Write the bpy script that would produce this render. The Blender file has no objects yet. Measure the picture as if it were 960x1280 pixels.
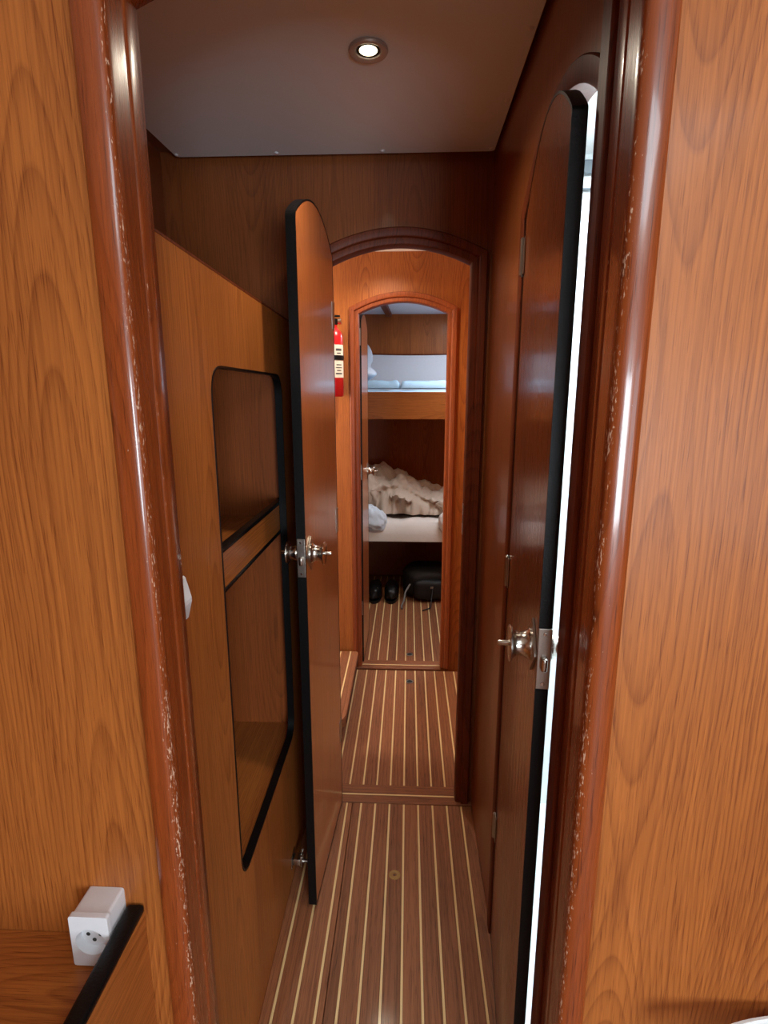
import bpy, bmesh, math, random
from mathutils import Vector, Matrix
from mathutils.geometry import tessellate_polygon
random.seed(7)
PI = math.pi
scene = bpy.context.scene
col = scene.collection

# ------------------------------------------------------------------ camera
# frame taken as 960 x 1280, focal length 686 px, eye 1.35 m above the sole
EYE = 1.35
cam_d = bpy.data.cameras.new('camera')
cam_d.sensor_fit = 'VERTICAL'
cam_d.sensor_height = 24.0
cam_d.lens = 24.0 * 686.0 / 1280.0
cam_d.clip_start = 0.01
cam = bpy.data.objects.new('camera', cam_d)
col.objects.link(cam)
cam.location = (0, 0, EYE)
cam.rotation_euler = (math.radians(90 - 12.1746), 0, math.radians(2.5293))
scene.camera = cam

# ------------------------------------------------------------------ world, exposure
w = bpy.data.worlds.new('daylight')
scene.world = w
w.use_nodes = True
bg = w.node_tree.nodes['Background']
bg.inputs[0].default_value = (0.80, 0.90, 1.0, 1)
bg.inputs[1].default_value = 0.6
vs = scene.view_settings
vs.view_transform = 'Standard'
vs.look = 'None'
vs.gamma = 1
vs.use_curve_mapping = False
vs.exposure = 0.42


def area(name, loc, rot, sx, sy, power, color=(1, 1, 1)):
    """daylight entering through a window or hatch opening"""
    d = bpy.data.lights.new(name, 'AREA')
    d.shape = 'RECTANGLE'
    d.size, d.size_y, d.energy, d.color = sx, sy, power, color
    o = bpy.data.objects.new(name, d)
    col.objects.link(o)
    o.location, o.rotation_euler = loc, rot
    return o


DAY = (0.79, 0.92, 1.0)
# saloon openings (behind the camera): a starboard window, the low companionway doors, a long deck hatch
area('window_daylight_starboard', (1.72, -1.50, 1.05), (0, math.radians(90), 0), 0.9, 1.2, 8, DAY)
area('companionway_daylight', (.86, -2.32, 1.00), (math.radians(90), 0, 0), 0.8, 0.9, 46, DAY)
area('saloon_hatch_daylight', (0.62, -1.00, 2.08), (0, 0, 0), 0.6, 1.3, 18, DAY)
# washroom hatch
area('washroom_hatch_daylight', (0.75, 1.10, 1.970), (0, 0, 0), 0.5, 0.5, 24, DAY)
# side cabin window on the passage, fore cabin hatch
area('side_cabin_daylight', (-1.36, 2.08, 1.35), (0, math.radians(-90), 0), 0.54, 0.56, 20, (1, .95, .86))
area('fore_cabin_hatch_daylight', (0.52, 3.10, 1.91), (0, 0, 0), 0.5, 0.5, 10.5, (.86, .93, 1))


# ------------------------------------------------------------------ materials
def new_mat(name):
    m = bpy.data.materials.new(name)
    m.use_nodes = True
    nt = m.node_tree
    return m, nt, nt.nodes['Principled BSDF']


def srgb(r, g, b):
    f = lambda c: (c / 255 / 12.92) if c / 255 <= .04045 else ((c / 255 + .055) / 1.055) ** 2.4
    return (f(r), f(g), f(b), 1)


class N:
    """tiny node-graph helper"""
    def __init__(s, nt): s.nt = nt
    def new(s, t, **kw):
        n = s.nt.nodes.new(t)
        for k, v in kw.items(): setattr(n, k, v)
        return n
    def put(s, inp, v):
        if isinstance(v, bpy.types.NodeSocket): s.nt.links.new(v, inp)
        else: inp.default_value = v
    def m(s, op, a, b=0.0, c=None):
        n = s.new('ShaderNodeMath', operation=op)
        s.put(n.inputs[0], a); s.put(n.inputs[1], b)
        if c is not None: s.put(n.inputs[2], c)
        return n.outputs[0]
    def noise(s, vec, scale=1, detail=2, rough=.5, dist=0):
        n = s.new('ShaderNodeTexNoise')
        s.put(n.inputs['Vector'], vec); n.inputs['Scale'].default_value = scale
        n.inputs['Detail'].default_value = detail; n.inputs['Roughness'].default_value = rough
        n.inputs['Distortion'].default_value = dist
        return n.outputs['Fac']
    def comb(s, x, y, z):
        n = s.new('ShaderNodeCombineXYZ')
        for i, v in enumerate((x, y, z)): s.put(n.inputs[i], v)
        return n.outputs[0]
    def ramp(s, f, a, b):
        n = s.new('ShaderNodeMapRange'); n.clamp = True
        s.put(n.inputs[0], f); s.put(n.inputs[1], a); s.put(n.inputs[2], b)
        return n.outputs[0]
    def mix(s, f, a, b):
        n = s.new('ShaderNodeMix', data_type='RGBA')
        s.put(n.inputs[0], f); s.put(n.inputs[6], a); s.put(n.inputs[7], b)
        return n.outputs[2]


def wood(name, light, dark, grain='z', leaf=.22, ring=230, figure=.085, rough=.32, coat=.25, contrast=.5,
         vary=.0, wear=None, bump=.02, coat_rough=.12, pore=.35, spec=.5):
    """veneer / solid wood: plain-sawn cathedral rings, fibre streaks and pores along one axis"""
    mt, nt, bs = new_mat(name)
    g = N(nt)
    tc = g.new('ShaderNodeTexCoord')
    oi = g.new('ShaderNodeObjectInfo')
    sp = g.new('ShaderNodeSeparateXYZ')
    nt.links.new(tc.outputs['Object'], sp.inputs[0])
    X, Y, Z = sp.outputs
    rnd = g.m('MULTIPLY', oi.outputs['Random'], 37.0)
    if grain == 'z': al, u = Z, g.m('ADD', X, Y)
    elif grain == 'y': al, u = Y, g.m('ADD', X, Z)
    else: al, u = X, g.m('ADD', Y, Z)
    al = g.m('ADD', al, rnd)
    u = g.m('ADD', u, g.m('MULTIPLY', rnd, .73))
    ul = g.m('DIVIDE', u, leaf)
    lid = g.m('FLOOR', ul)
    wv = g.m('MULTIPLY', g.m('SUBTRACT', g.m('FRACT', ul), .5), leaf)
    # how far below the pith the saw passed, drifting slowly along the board
    dv = g.noise(g.comb(g.m('MULTIPLY', lid, 7.31), 0.0, g.m('MULTIPLY', al, .85)), 1, 1.2)
    dv = g.m('MULTIPLY', dv, figure * 2)
    wob = g.noise(g.comb(g.m('MULTIPLY', u, 9), lid, g.m('MULTIPLY', al, 2.2)), 1, 3)
    wv2 = g.m('ADD', wv, g.m('MULTIPLY', g.m('SUBTRACT', wob, .5), .035))
    r = g.m('SQRT', g.m('ADD', g.m('MULTIPLY', wv2, wv2), g.m('MULTIPLY', dv, dv)))
    ph = g.m('FRACT', g.m('MULTIPLY', r, ring))
    # sharp late-wood line then slow fade
    line = g.m('POWER', ph, 3.5)
    soft = g.ramp(ph, 0.0, .08)
    rings = g.m('MULTIPLY', line, 1.0)
    rings = g.m('ADD', g.m('MULTIPLY', rings, soft), g.m('MULTIPLY', g.m('SUBTRACT', 1.0, soft), .75))
    fib = g.noise(g.comb(g.m('MULTIPLY', u, 260), lid, g.m('MULTIPLY', al, 4.0)), 1, 3, .6)
    broad = g.noise(g.comb(g.m('MULTIPLY', u, 6), lid, g.m('MULTIPLY', al, .9)), 1, 2)
    por = g.noise(g.comb(g.m('MULTIPLY', u, 800), 3.3, g.m('MULTIPLY', al, 22)), 1, 1)
    por = g.ramp(por, .60, .70)
    f = g.m('ADD', g.m('MULTIPLY', rings, .32), g.m('MULTIPLY', g.ramp(fib, .3, .7), .46))
    f = g.m('ADD', f, g.m('MULTIPLY', g.m('SUBTRACT', broad, .5), .75))
    f = g.m('ADD', f, g.m('MULTIPLY', por, pore))
    if vary: f = g.m('ADD', f, g.m('MULTIPLY', g.m('SUBTRACT', oi.outputs['Random'], .5), vary))
    f = g.m('MULTIPLY', f, contrast * 2)
    n = g.new('ShaderNodeClamp'); g.put(n.inputs[0], f)
    c = g.mix(n.outputs[0], light, dark)
    rg = g.m('ADD', rough - .05, g.m('MULTIPLY', fib, .1))
    if wear:
        # chipped varnish and scratches where the 'wear' attribute marks an edge
        at = g.new('ShaderNodeAttribute', attribute_name='wear')
        tc3 = g.comb(g.m('MULTIPLY', X, 520), g.m('MULTIPLY', Y, 520), g.m('MULTIPLY', Z, 120))
        n1 = g.noise(tc3, 1, 4, .65)
        n2 = g.noise(g.comb(3.0, 5.0, g.m('MULTIPLY', Z, 7)), 1, 2)
        low = g.ramp(Z, 1.9, .9)
        th = g.m('ADD', g.m('MULTIPLY', at.outputs['Fac'], .17), g.m('MULTIPLY', g.m('SUBTRACT', n2, .5), .30))
        th = g.m('ADD', th, g.m('MULTIPLY', low, .05))
        k = g.ramp(g.m('ADD', n1, th), .760, .80)
        k = g.m('MULTIPLY', k, g.ramp(at.outputs['Fac'], .05, .4))
        sp2 = g.ramp(g.noise(g.comb(g.m('MULTIPLY', X, 420), g.m('MULTIPLY', Y, 420), g.m('MULTIPLY', Z, 190)), 1, 2), .775, .80)
        k = g.m('MAXIMUM', k, g.m('MULTIPLY', sp2, .8))
        c = g.mix(g.m('MULTIPLY', k, .85), c, wear)
        rg = g.m('ADD', rg, g.m('MULTIPLY', k, .3))
    nt.links.new(c, bs.inputs['Base Color'])
    g.put(bs.inputs['Roughness'], rg)
    bs.inputs['Specular IOR Level'].default_value = spec
    bs.inputs['Coat Weight'].default_value = coat
    bs.inputs['Coat Roughness'].default_value = coat_rough
    if bump:
        b = g.new('ShaderNodeBump'); b.inputs['Strength'].default_value = bump * 6
        b.inputs['Distance'].default_value = .0006
        nt.links.new(f, b.inputs['Height'])
        nt.links.new(b.outputs[0], bs.inputs['Normal'])
    return mt


def plain(name, c, rough=.5, metal=0, spec=.5, coat=0, bump=None, emit=None, sheen=0):
    mt, nt, bs = new_mat(name)
    g = N(nt)
    bs.inputs['Base Color'].default_value = c
    bs.inputs['Roughness'].default_value = rough
    bs.inputs['Metallic'].default_value = metal
    bs.inputs['Specular IOR Level'].default_value = spec
    bs.inputs['Coat Weight'].default_value = coat
    bs.inputs['Sheen Weight'].default_value = sheen
    tc = g.new('ShaderNodeTexCoord')
    nz = g.noise(tc.outputs['Object'], (bump or (0, 60))[1], 3)
    hs = g.mix(g.m('MULTIPLY', nz, .25), c, tuple(v * .72 for v in c[:3]) + (1,))
    nt.links.new(hs, bs.inputs['Base Color'])
    if bump:
        b = g.new('ShaderNodeBump'); b.inputs['Strength'].default_value = bump[0]
        b.inputs['Distance'].default_value = .002
        nt.links.new(nz, b.inputs['Height']); nt.links.new(b.outputs[0], bs.inputs['Normal'])
    if emit:
        bs.inputs['Emission Color'].default_value = emit[0]
        bs.inputs['Emission Strength'].default_value = emit[1]
    return mt


VENEER_L, VENEER_D = srgb(182, 107, 48), srgb(120, 60, 23)
M = {}
M['veneer'] = wood('cherry_veneer', VENEER_L, VENEER_D, 'z', rough=.40, coat=.08, contrast=.6, spec=.35)
M['veneer_y'] = wood('cherry_veneer_fore_aft', VENEER_L, VENEER_D, 'y', rough=.40, coat=.08, contrast=.6, spec=.35)
M['veneer_x'] = wood('cherry_veneer_athwart', VENEER_L, VENEER_D, 'x', rough=.40, coat=.08, contrast=.6, spec=.35)
M['veneer_shaded'] = wood('shaded_veneer', srgb(148, 82, 40), srgb(94, 47, 20), 'z', rough=.34, coat=.3, contrast=.5)  # veneer darkened: shade of the corridor put into the colour
M['door'] = wood('door_veneer', srgb(196, 114, 62), srgb(136, 70, 34), 'z', rough=.30, coat=.5, contrast=.5)
M['door_shaded'] = wood('shaded_door_veneer', srgb(146, 76, 36), srgb(92, 42, 18), 'z', rough=.28, coat=.5, contrast=.5)  # door veneer darkened likewise, shade put into its colour
M['mahogany'] = wood('varnished_mahogany', srgb(152, 72, 30), srgb(96, 40, 15), 'z', leaf=.09, rough=.28, coat=.6,
                     coat_rough=.08, contrast=.5, wear=srgb(222, 184, 156), pore=.5)
M['mahogany_dark'] = wood('dark_mahogany', srgb(118, 54, 28), srgb(66, 26, 12), 'z', leaf=.09, rough=.45, coat=.05,
                          coat_rough=.3, contrast=.5, pore=.5, spec=.22)
M['mahogany_satin'] = wood('satin_mahogany', srgb(150, 74, 34), srgb(92, 40, 17), 'z', leaf=.09, rough=.42, coat=.06, coat_rough=.3,
                           contrast=.5, pore=.5, spec=.3)
M['teak'] = wood('teak_plank', srgb(156, 98, 64), srgb(84, 47, 29), 'y', leaf=.2, ring=90, figure=.03, rough=.52, coat=.04, spec=.35,
                 contrast=.5, vary=.35, bump=.05, pore=.55)
M['teak_x'] = wood('teak_sill', srgb(152, 94, 60), srgb(84, 47, 29), 'x', leaf=.2, ring=90, figure=.03, rough=.52, coat=.04, spec=.35,
                   contrast=.5, vary=.3, bump=.05, pore=.55)
M['holly'] = wood('holly_inlay', srgb(238, 208, 150), srgb(205, 166, 108), 'y', rough=.45, coat=.1, contrast=.3)
M['holly_x'] = wood('holly_inlay_athwart', srgb(238, 208, 150), srgb(205, 166, 108), 'x', rough=.45, coat=.1, contrast=.3)
M['black'] = plain('black_edge_rubber', srgb(12, 12, 13), .4, spec=.2, bump=(.2, 300))
M['chrome'] = plain('brushed_chrome', srgb(205, 200, 192), .22, 1)
M['steel'] = plain('stainless_steel', srgb(176, 170, 162), .34, 1, bump=(.1, 400))
M['nickel'] = plain('satin_nickel', srgb(186, 176, 168), .38, .35)
M['brass'] = plain('tarnished_brass', srgb(150, 122, 84), .45, 1, bump=(.2, 300))
M['headliner'] = plain('grey_headliner', srgb(234, 243, 248), .5, bump=(.12, 500))
M['liner_cream'] = plain('cream_headliner', srgb(240, 232, 214), .55)
M['liner_white'] = plain('white_headliner', srgb(232, 234, 240), .55)
M['gelcoat'] = plain('white_gelcoat', srgb(236, 242, 242), .25, coat=.3)
M['grey_plastic'] = plain('grey_plastic', srgb(92, 102, 108), .5)
M['white_plastic'] = plain('white_plastic', srgb(232, 234, 238), .35)
M['dark_hole'] = plain('dark_plastic_hole', srgb(40, 38, 36), .6)
M['red'] = plain('red_enamel', srgb(196, 26, 34), .28, coat=.5)
M['paper'] = plain('printed_paper', srgb(226, 220, 206), .6)
M['ink'] = plain('printed_ink', srgb(70, 74, 78), .6)
M['blue_sheet'] = plain('pale_blue_sheet', srgb(178, 214, 238), .8, bump=(.5, 40), sheen=.2)
M['white_sheet'] = plain('white_cotton', srgb(232, 224, 218), .85, bump=(.5, 45), sheen=.2)
M['pillow'] = plain('white_pillow_cotton', srgb(214, 226, 240), .85, bump=(.4, 40))
M['duvet'] = plain('rumpled_duvet_cotton', srgb(214, 198, 182), .9, bump=(.6, 60), sheen=.2)
M['bag'] = plain('black_nylon', srgb(20, 20, 22), .6, bump=(.5, 220))
M['strap'] = plain('grey_webbing', srgb(120, 116, 112), .7, bump=(.4, 400))
M['boot'] = plain('black_leather', srgb(16, 15, 15), .45, bump=(.4, 120))
M['lamp'] = plain('lamp_lens', srgb(255, 236, 190), .3, emit=((1, .82, .52, 1), 3.2))
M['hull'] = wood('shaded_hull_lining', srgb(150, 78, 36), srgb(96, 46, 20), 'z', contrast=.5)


# ------------------------------------------------------------------ mesh helpers
class MB:
    def __init__(s): s.v, s.f, s.wear = [], [], {}
    def add(s, vs, fs):
        o = len(s.v)
        s.v += [tuple(v) for v in vs]
        s.f += [tuple(i + o for i in f) for f in fs]
        return s
    def box(s, x0, x1, y0, y1, z0, z1):
        return s.add([(x, y, z) for z in (z0, z1) for y in (y0, y1) for x in (x0, x1)],
                     [(0, 2, 3, 1), (4, 5, 7, 6), (0, 1, 5, 4), (2, 6, 7, 3), (0, 4, 6, 2), (1, 3, 7, 5)])
    def rbox(s, x0, x1, y0, y1, z0, z1, r=.002, seg=2):
        bm = bmesh.new()
        bmesh.ops.create_cube(bm, size=1)
        for v in bm.verts:
            v.co = Vector(((x0 + x1) / 2 + v.co.x * (x1 - x0), (y0 + y1) / 2 + v.co.y * (y1 - y0), (z0 + z1) / 2 + v.co.z * (z1 - z0)))
        r = min(r, (x1 - x0) * .49, (y1 - y0) * .49, (z1 - z0) * .49)
        bmesh.ops.bevel(bm, geom=bm.edges[:], offset=r, segments=seg, profile=.5, affect='EDGES')
        bm.verts.index_update()
        s.add([v.co[:] for v in bm.verts], [[v.index for v in f.verts] for f in bm.faces])
        bm.free()
        return s
    def plate(s, plane, outer, holes, c0, c1):
        """flat panel with holes, extruded from c0 to c1 along the plane's axis"""
        mp = {'y': lambda a, b, c: (a, c, b), 'x': lambda a, b, c: (c, a, b), 'z': lambda a, b, c: (a, b, c)}[plane]
        loops = [outer] + list(holes)
        tri = tessellate_polygon([[Vector((a, b, 0)) for a, b in l] for l in loops])
        flat = [p for l in loops for p in l]
        n = len(flat)
        vs = [mp(a, b, c0) for a, b in flat] + [mp(a, b, c1) for a, b in flat]
        fs = [tuple(t) for t in tri] + [tuple(i + n for i in reversed(t)) for t in tri]
        o = 0
        for l in loops:
            k = len(l)
            fs += [(o + i, o + (i + 1) % k, o + n + (i + 1) % k, o + n + i) for i in range(k)]
            o += k
        return s.add(vs, fs)
    def lathe(s, prof, c, axis='z', n=24, caps=True):
        """profile (radius, height) turned round an axis through c"""
        mp = {'z': lambda r, t, h: (c[0] + r * math.cos(t), c[1] + r * math.sin(t), c[2] + h),
              'x': lambda r, t, h: (c[0] + h, c[1] + r * math.cos(t), c[2] + r * math.sin(t)),
              'y': lambda r, t, h: (c[0] + r * math.cos(t), c[1] + h, c[2] + r * math.sin(t))}[axis]
        vs = [mp(r, 2 * PI * j / n, h) for r, h in prof for j in range(n)]
        fs = [(i * n + j, i * n + (j + 1) % n, (i + 1) * n + (j + 1) % n, (i + 1) * n + j) for i in range(len(prof) - 1) for j in range(n)]
        if caps: fs += [tuple(range(n)), tuple((len(prof) - 1) * n + j for j in range(n))]
        return s.add(vs, fs)
    def scale(s, c, kx, ky):
        s.v = [(c[0] + (x - c[0]) * kx, c[1] + (y - c[1]) * ky, z) for x, y, z in s.v]
        return s
    def tube(s, pts, r, n=8):
        pts = [Vector(p) for p in pts]
        vs, fs = [], []
        up = Vector((0, 0, 1))
        for i, p in enumerate(pts):
            d = (pts[min(i + 1, len(pts) - 1)] - pts[max(i - 1, 0)]).normalized()
            a = d.cross(up if abs(d.z) < .9 else Vector((1, 0, 0))).normalized()
            b = d.cross(a)
            vs += [(p + r * (math.cos(2 * PI * j / n) * a + math.sin(2 * PI * j / n) * b))[:] for j in range(n)]
        fs = [(i * n + j, i * n + (j + 1) % n, (i + 1) * n + (j + 1) % n, (i + 1) * n + j) for i in range(len(pts) - 1) for j in range(n)]
        fs += [tuple(range(n)), tuple((len(pts) - 1) * n + j for j in range(n))]
        return s.add(vs, fs)
    def sweep(s, plane, path, prof, wear=None, i0=0, i1=None):
        """profile (outward offset u, coordinate c across the plane) mitred along an open 2-D path"""
        mp = {'y': lambda a, b, c: (a, c, b), 'x': lambda a, b, c: (c, a, b), 'z': lambda a, b, c: (a, b, c)}[plane]
        P = [Vector(p) for p in path]
        nm = []
        for i in range(len(P)):
            ns = []
            for j, k in ((i - 1, i), (i, i + 1)):
                if 0 <= j and k < len(P):
                    d = (P[k] - P[j]).normalized()
                    ns.append(Vector((-d.y, d.x)))
            m = sum(ns, Vector((0, 0))).normalized()
            nm.append(m / max(.3, m.dot(ns[0])))
        n = len(prof)
        P, nm = P[i0:i1], nm[i0:i1]
        o = len(s.v)
        vs = [mp(*(P[i] + nm[i] * u), c) for i in range(len(P)) for u, c in prof]
        fs = [(i * n + j, i * n + (j + 1) % n, (i + 1) * n + (j + 1) % n, (i + 1) * n + j) for i in range(len(P) - 1) for j in range(n)]
        fs += [tuple(range(n)), tuple((len(P) - 1) * n + j for j in range(n))]
        s.add(vs, fs)
        if wear:
            for i in range(len(P)):
                for j in range(n): s.wear[o + i * n + j] = wear[j]
        return s
    def mesh(s, name, mat, smooth=None, base=(0, 0, 0)):
        me = bpy.data.meshes.new(name)
        me.from_pydata([(x - base[0], y - base[1], z - base[2]) for x, y, z in s.v], [], s.f)
        bm = bmesh.new(); bm.from_mesh(me)
        bmesh.ops.recalc_face_normals(bm, faces=bm.faces[:])
        bm.to_mesh(me); bm.free()
        if s.wear:
            at = me.attributes.new('wear', 'FLOAT', 'POINT')
            for i in range(len(s.v)): at.data[i].value = s.wear.get(i, 0.0)
        me.materials.append(M[mat])
        if smooth is not None:
            me.polygons.foreach_set('use_smooth', [True] * len(me.polygons))
            me.set_sharp_from_angle(angle=math.radians(smooth))
        return me


def put(name, mb, mat, parent=None, smooth=None, base=None):
    """link one mesh object; under a parent the vertices are re-based to the parent's origin"""
    root = parent
    if base is None:
        base = tuple(parent['_o']) if parent is not None and '_o' in parent else (0, 0, 0)
    me = mb.mesh(name, mat, smooth, base)
    o = bpy.data.objects.new(name, me)
    col.objects.link(o)
    if parent is not None:
        o.parent = parent
        o['_o'] = base
    return o


def sub(name, mb, mat, parent, smooth=None):
    return put(name, mb, mat, parent, smooth)


def tag(o, label, cat, kind=None, group=None):
    o['label'], o['category'] = label, cat
    if kind: o['kind'] = kind
    if group: o['group'] = group
    return o


def thing(name, label, cat, loc=(0, 0, 0), rotz=0, kind=None, group=None, local=False):
    """an Empty at a thing's base; parts are given in world coordinates unless local"""
    o = bpy.data.objects.new(name, None)
    o.empty_display_size = .05
    col.objects.link(o)
    o.location = loc
    o.rotation_euler = (0, 0, rotz)
    o['_o'] = (0, 0, 0) if local else tuple(loc)
    return tag(o, label, cat, kind, group)


def arch(a0, a1, z0, spring, crown, n=20):
    """left foot, left spring, arc, right spring, right foot"""
    c, h = (a0 + a1) / 2, (a1 - a0) / 2
    arc = [(c + h * (2 * i / n - 1), crown - (crown - spring) * (2 * i / n - 1) ** 2) for i in range(n + 1)]
    return [(a0, z0)] + arc + [(a1, z0)]


def fillet(poly, idx, r, n=5):
    out = []
    k = len(poly)
    for i, p in enumerate(poly):
        if i not in idx: out.append(p); continue
        p0, p1, p2 = Vector(poly[i - 1]), Vector(p), Vector(poly[(i + 1) % k])
        d0, d2 = (p0 - p1), (p2 - p1)
        t0, t2 = p1 + d0.normalized() * min(r, d0.length * .95), p1 + d2.normalized() * min(r, d2.length * .95)
        for j in range(n + 1):
            t = j / n
            out.append(tuple((1 - t) ** 2 * t0 + 2 * t * (1 - t) * p1 + t * t * t2))
    return out


def inset(poly, d):
    k = len(poly)
    area2 = sum(poly[i][0] * poly[(i + 1) % k][1] - poly[(i + 1) % k][0] * poly[i][1] for i in range(k))
    sg = 1 if area2 > 0 else -1
    out = []
    for i in range(k):
        a, b, c = Vector(poly[i - 1]), Vector(poly[i]), Vector(poly[(i + 1) % k])
        n1 = (b - a).normalized(); n2 = (c - b).normalized()
        n1, n2 = Vector((-n1.y, n1.x)) * sg, Vector((-n2.y, n2.x)) * sg
        m = (n1 + n2).normalized()
        out.append(tuple(b + m * d / max(.35, m.dot(n1))))
    return out


def rrect(a0, a1, b0, b1, r, n=6):
    return fillet([(a0, b0), (a1, b0), (a1, b1), (a0, b1)], {0, 1, 2, 3}, r, n)


# ------------------------------------------------------------------ dimensions (metres; x right, y ahead, z up)
XL, XR = -0.317, 0.222           # faces of the locker front and the right-hand wall
YN = 0.600                       # near bulkhead face
YM0, YM1 = 1.620, 1.655          # mid bulkhead
YF0, YF1 = 2.530, 2.565          # far bulkhead
ZC = 1.96                        # headliner of the corridor

# ------------------------------------------------------------------ floor: teak planks with pale inlay strips
floor = put('floor', MB().box(-1.75, 1.75, -2.35, 4.2, -.05, -.012), 'teak')
tag(floor, 'teak plank cabin sole with pale inlay strips running fore and aft', 'floor', 'structure')
PITCH, SW = .0478, .0062


def sole(x0, x1, y0, y1, z=0.0, parent=floor, off=-.004):
    k0, k1 = math.floor((x0 - off) / PITCH) - 1, math.ceil((x1 - off) / PITCH) + 1
    cache = {}
    for k in range(k0, k1):
        a, b = off + k * PITCH + SW / 2, off + (k + 1) * PITCH - SW / 2
        a2, b2 = max(a, x0), min(b, x1)
        if b2 - a2 > .002:
            full = a2 == a and b2 == b
            if not (full and 'p' in cache):
                hw = (b2 - a2) / 2
                me = MB().rbox(-hw, hw, -(y1 - y0) / 2, (y1 - y0) / 2, -.0115, 0, .0009, 1).mesh('plank', 'teak')
                if full: cache['p'] = me
            else: me = cache['p']
            o = bpy.data.objects.new('plank', me); col.objects.link(o); o.parent = parent
            o.location = ((a2 + b2) / 2, (y0 + y1) / 2, z)
        c0, c1 = off + k * PITCH - SW / 2, off + k * PITCH + SW / 2
        if c0 >= x0 and c1 <= x1:
            if 's' not in cache:
                cache['s'] = MB().rbox(-SW / 2 + .0002, SW / 2 - .0002, -(y1 - y0) / 2, (y1 - y0) / 2, -.0115, -.0003, .0004, 1).mesh('inlay_strip', 'holly')
            o = bpy.data.objects.new('inlay_strip', cache['s']); col.objects.link(o); o.parent = parent
            o.location = (off + k * PITCH, (y0 + y1) / 2, z)


sole(-.1755, XR, .35, 1.598)                    # lift-out panel of the corridor
sole(XL, -.1775, .35, 1.598)                    # fixed edge planks, past the seam
sole(-.30, .27, 1.688, 2.512)                   # passage
sole(-.9, .8, 2.600, 3.95)                      # fore cabin
# athwartship sill boards under the mid doorway
put('sill_board', MB().rbox(-.315, .222, 1.600, 1.636, -.0115, .002, .0015), 'teak_x', floor)
put('sill_inlay', MB().rbox(-.315, .222, 1.6365, 1.6415, -.0115, .0015, .0005), 'holly_x', floor)
put('sill_board', MB().rbox(-.315, .222, 1.642, 1.686, -.0115, .002, .0015), 'teak_x', floor)
# lock ring and finger holes
r = put('floor_lock', MB().lathe([(.0165, -.002), (.0165, .0008), (.0145, .0014), (.0125, .0006), (.0095, .0006), (.0085, .0013), (.006, .0013), (.0055, -.0005)], (-.028, 1.319, .0003), n=28), 'brass', floor, 40)
put('key_slot', MB().rbox(-.031, -.025, 1.3175, 1.3205, -.0005, .0007, .0003), 'dark_hole', r)
for y, x in ((2.404, .017), (2.685, .017)):
    r = put('finger_hole_rim', MB().lathe([(.0185, -.002), (.0185, .001), (.016, .0016), (.0125, .001), (.012, -.002)], (x, y, .0003), n=24), 'steel', floor, 40)
    put('finger_hole', MB().lathe([(.0122, -.002), (.0122, .0006)], (x, y, .0003), n=20), 'dark_hole', r)

# raised sill of the far doorway
sill = thing('trim_1', 'low teak sill with a pale inlay under the far arched doorway', 'door sill', (-.02, 2.515, 0), kind='structure')
put('sill_board', MB().rbox(-.262, .17, 2.514, 2.548, 0, .010, .004, 3), 'teak_x', sill, 40)
put('sill_inlay', MB().rbox(-.262, .17, 2.5485, 2.5535, 0, .0095, .0005), 'holly_x', sill)
put('sill_board', MB().rbox(-.262, .17, 2.554, 2.598, 0, .010, .003, 3), 'teak_x', sill, 40)

# ------------------------------------------------------------------ near bulkhead and its doorway
NX0, NX1 = -.290, .210
NS, NC = 1.745, 1.80
near_open = arch(NX0, NX1, -.05, NS, NC)
wall_near = put('wall_near', MB().plate('y', [(-1.75, -.05), (1.75, -.05), (1.75, 2.1), (-1.75, 2.1)],
                                        [[(a, max(b, -.049)) for a, b in arch(NX0 - .012, NX1 + .012, -.05, NS, NC + .012)]], YN, .655), 'veneer')
tag(wall_near, 'orange cherry veneer bulkhead framing the nearest doorway, with bold cathedral grain', 'wall', 'structure')
prof = [(.034, .602), (.034, .594), (.0325, .5900), (.029, .5878), (.024, .5866), (.018, .5862), (.012, .5866), (.007, .5876), (.0035, .5892), (.0012, .5920), (.0002, .5965), (0, .602),
        (0, .629), (.003, .6305), (.003, .6335), (.0005, .635), (0, .638), (0, .664), (.002, .667), (.03, .668), (.03, .650), (.02, .640), (.02, .602)]
wr = [.3, .4, .3, .1, .05, .05, .1, .3, .8, 1.0, .7, .2, .1, .5, .2, .5, .2, .1, .1, 0, 0, 0, 0]
# dense rows so that the wear mask has vertices to live on
path = near_open[:]
left = [(NX0, -.05 + i * (NS + .05) / 40) for i in range(40)]
right = [(NX1, NS - (i + 1) * (NS + .05) / 40) for i in range(40)]
t1 = thing('trim_2', 'scuffed glossy red mahogany surround of the nearest doorway, with chipped rounded edges', 'door frame', (NX0, YN, -.012), kind='structure')
full = left + near_open[1:-1] + right
put('left_post', MB().sweep('y', full, prof, wr, 0, 41), 'mahogany', t1, 50)
put('arched_head', MB().sweep('y', full, prof, wr, 40, 40 + len(near_open) - 2), 'mahogany', t1, 50)
put('right_post', MB().sweep('y', full, prof, wr, 40 + len(near_open) - 3, None), 'mahogany', t1, 50)

# ------------------------------------------------------------------ mid bulkhead and arched frame
MX0, MX1, MS, MC = -.222, .168, 1.700, 1.747
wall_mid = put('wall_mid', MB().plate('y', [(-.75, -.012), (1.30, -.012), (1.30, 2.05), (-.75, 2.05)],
                                      [[(a, max(b, .0005)) for a, b in arch(MX0 - .006, MX1 + .006, 0, MS, MC + .006)]], YM0, YM1), 'veneer_shaded')
tag(wall_mid, 'shadowed veneer bulkhead under the grey headliner, pierced by an arched doorway', 'wall', 'structure')


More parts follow.
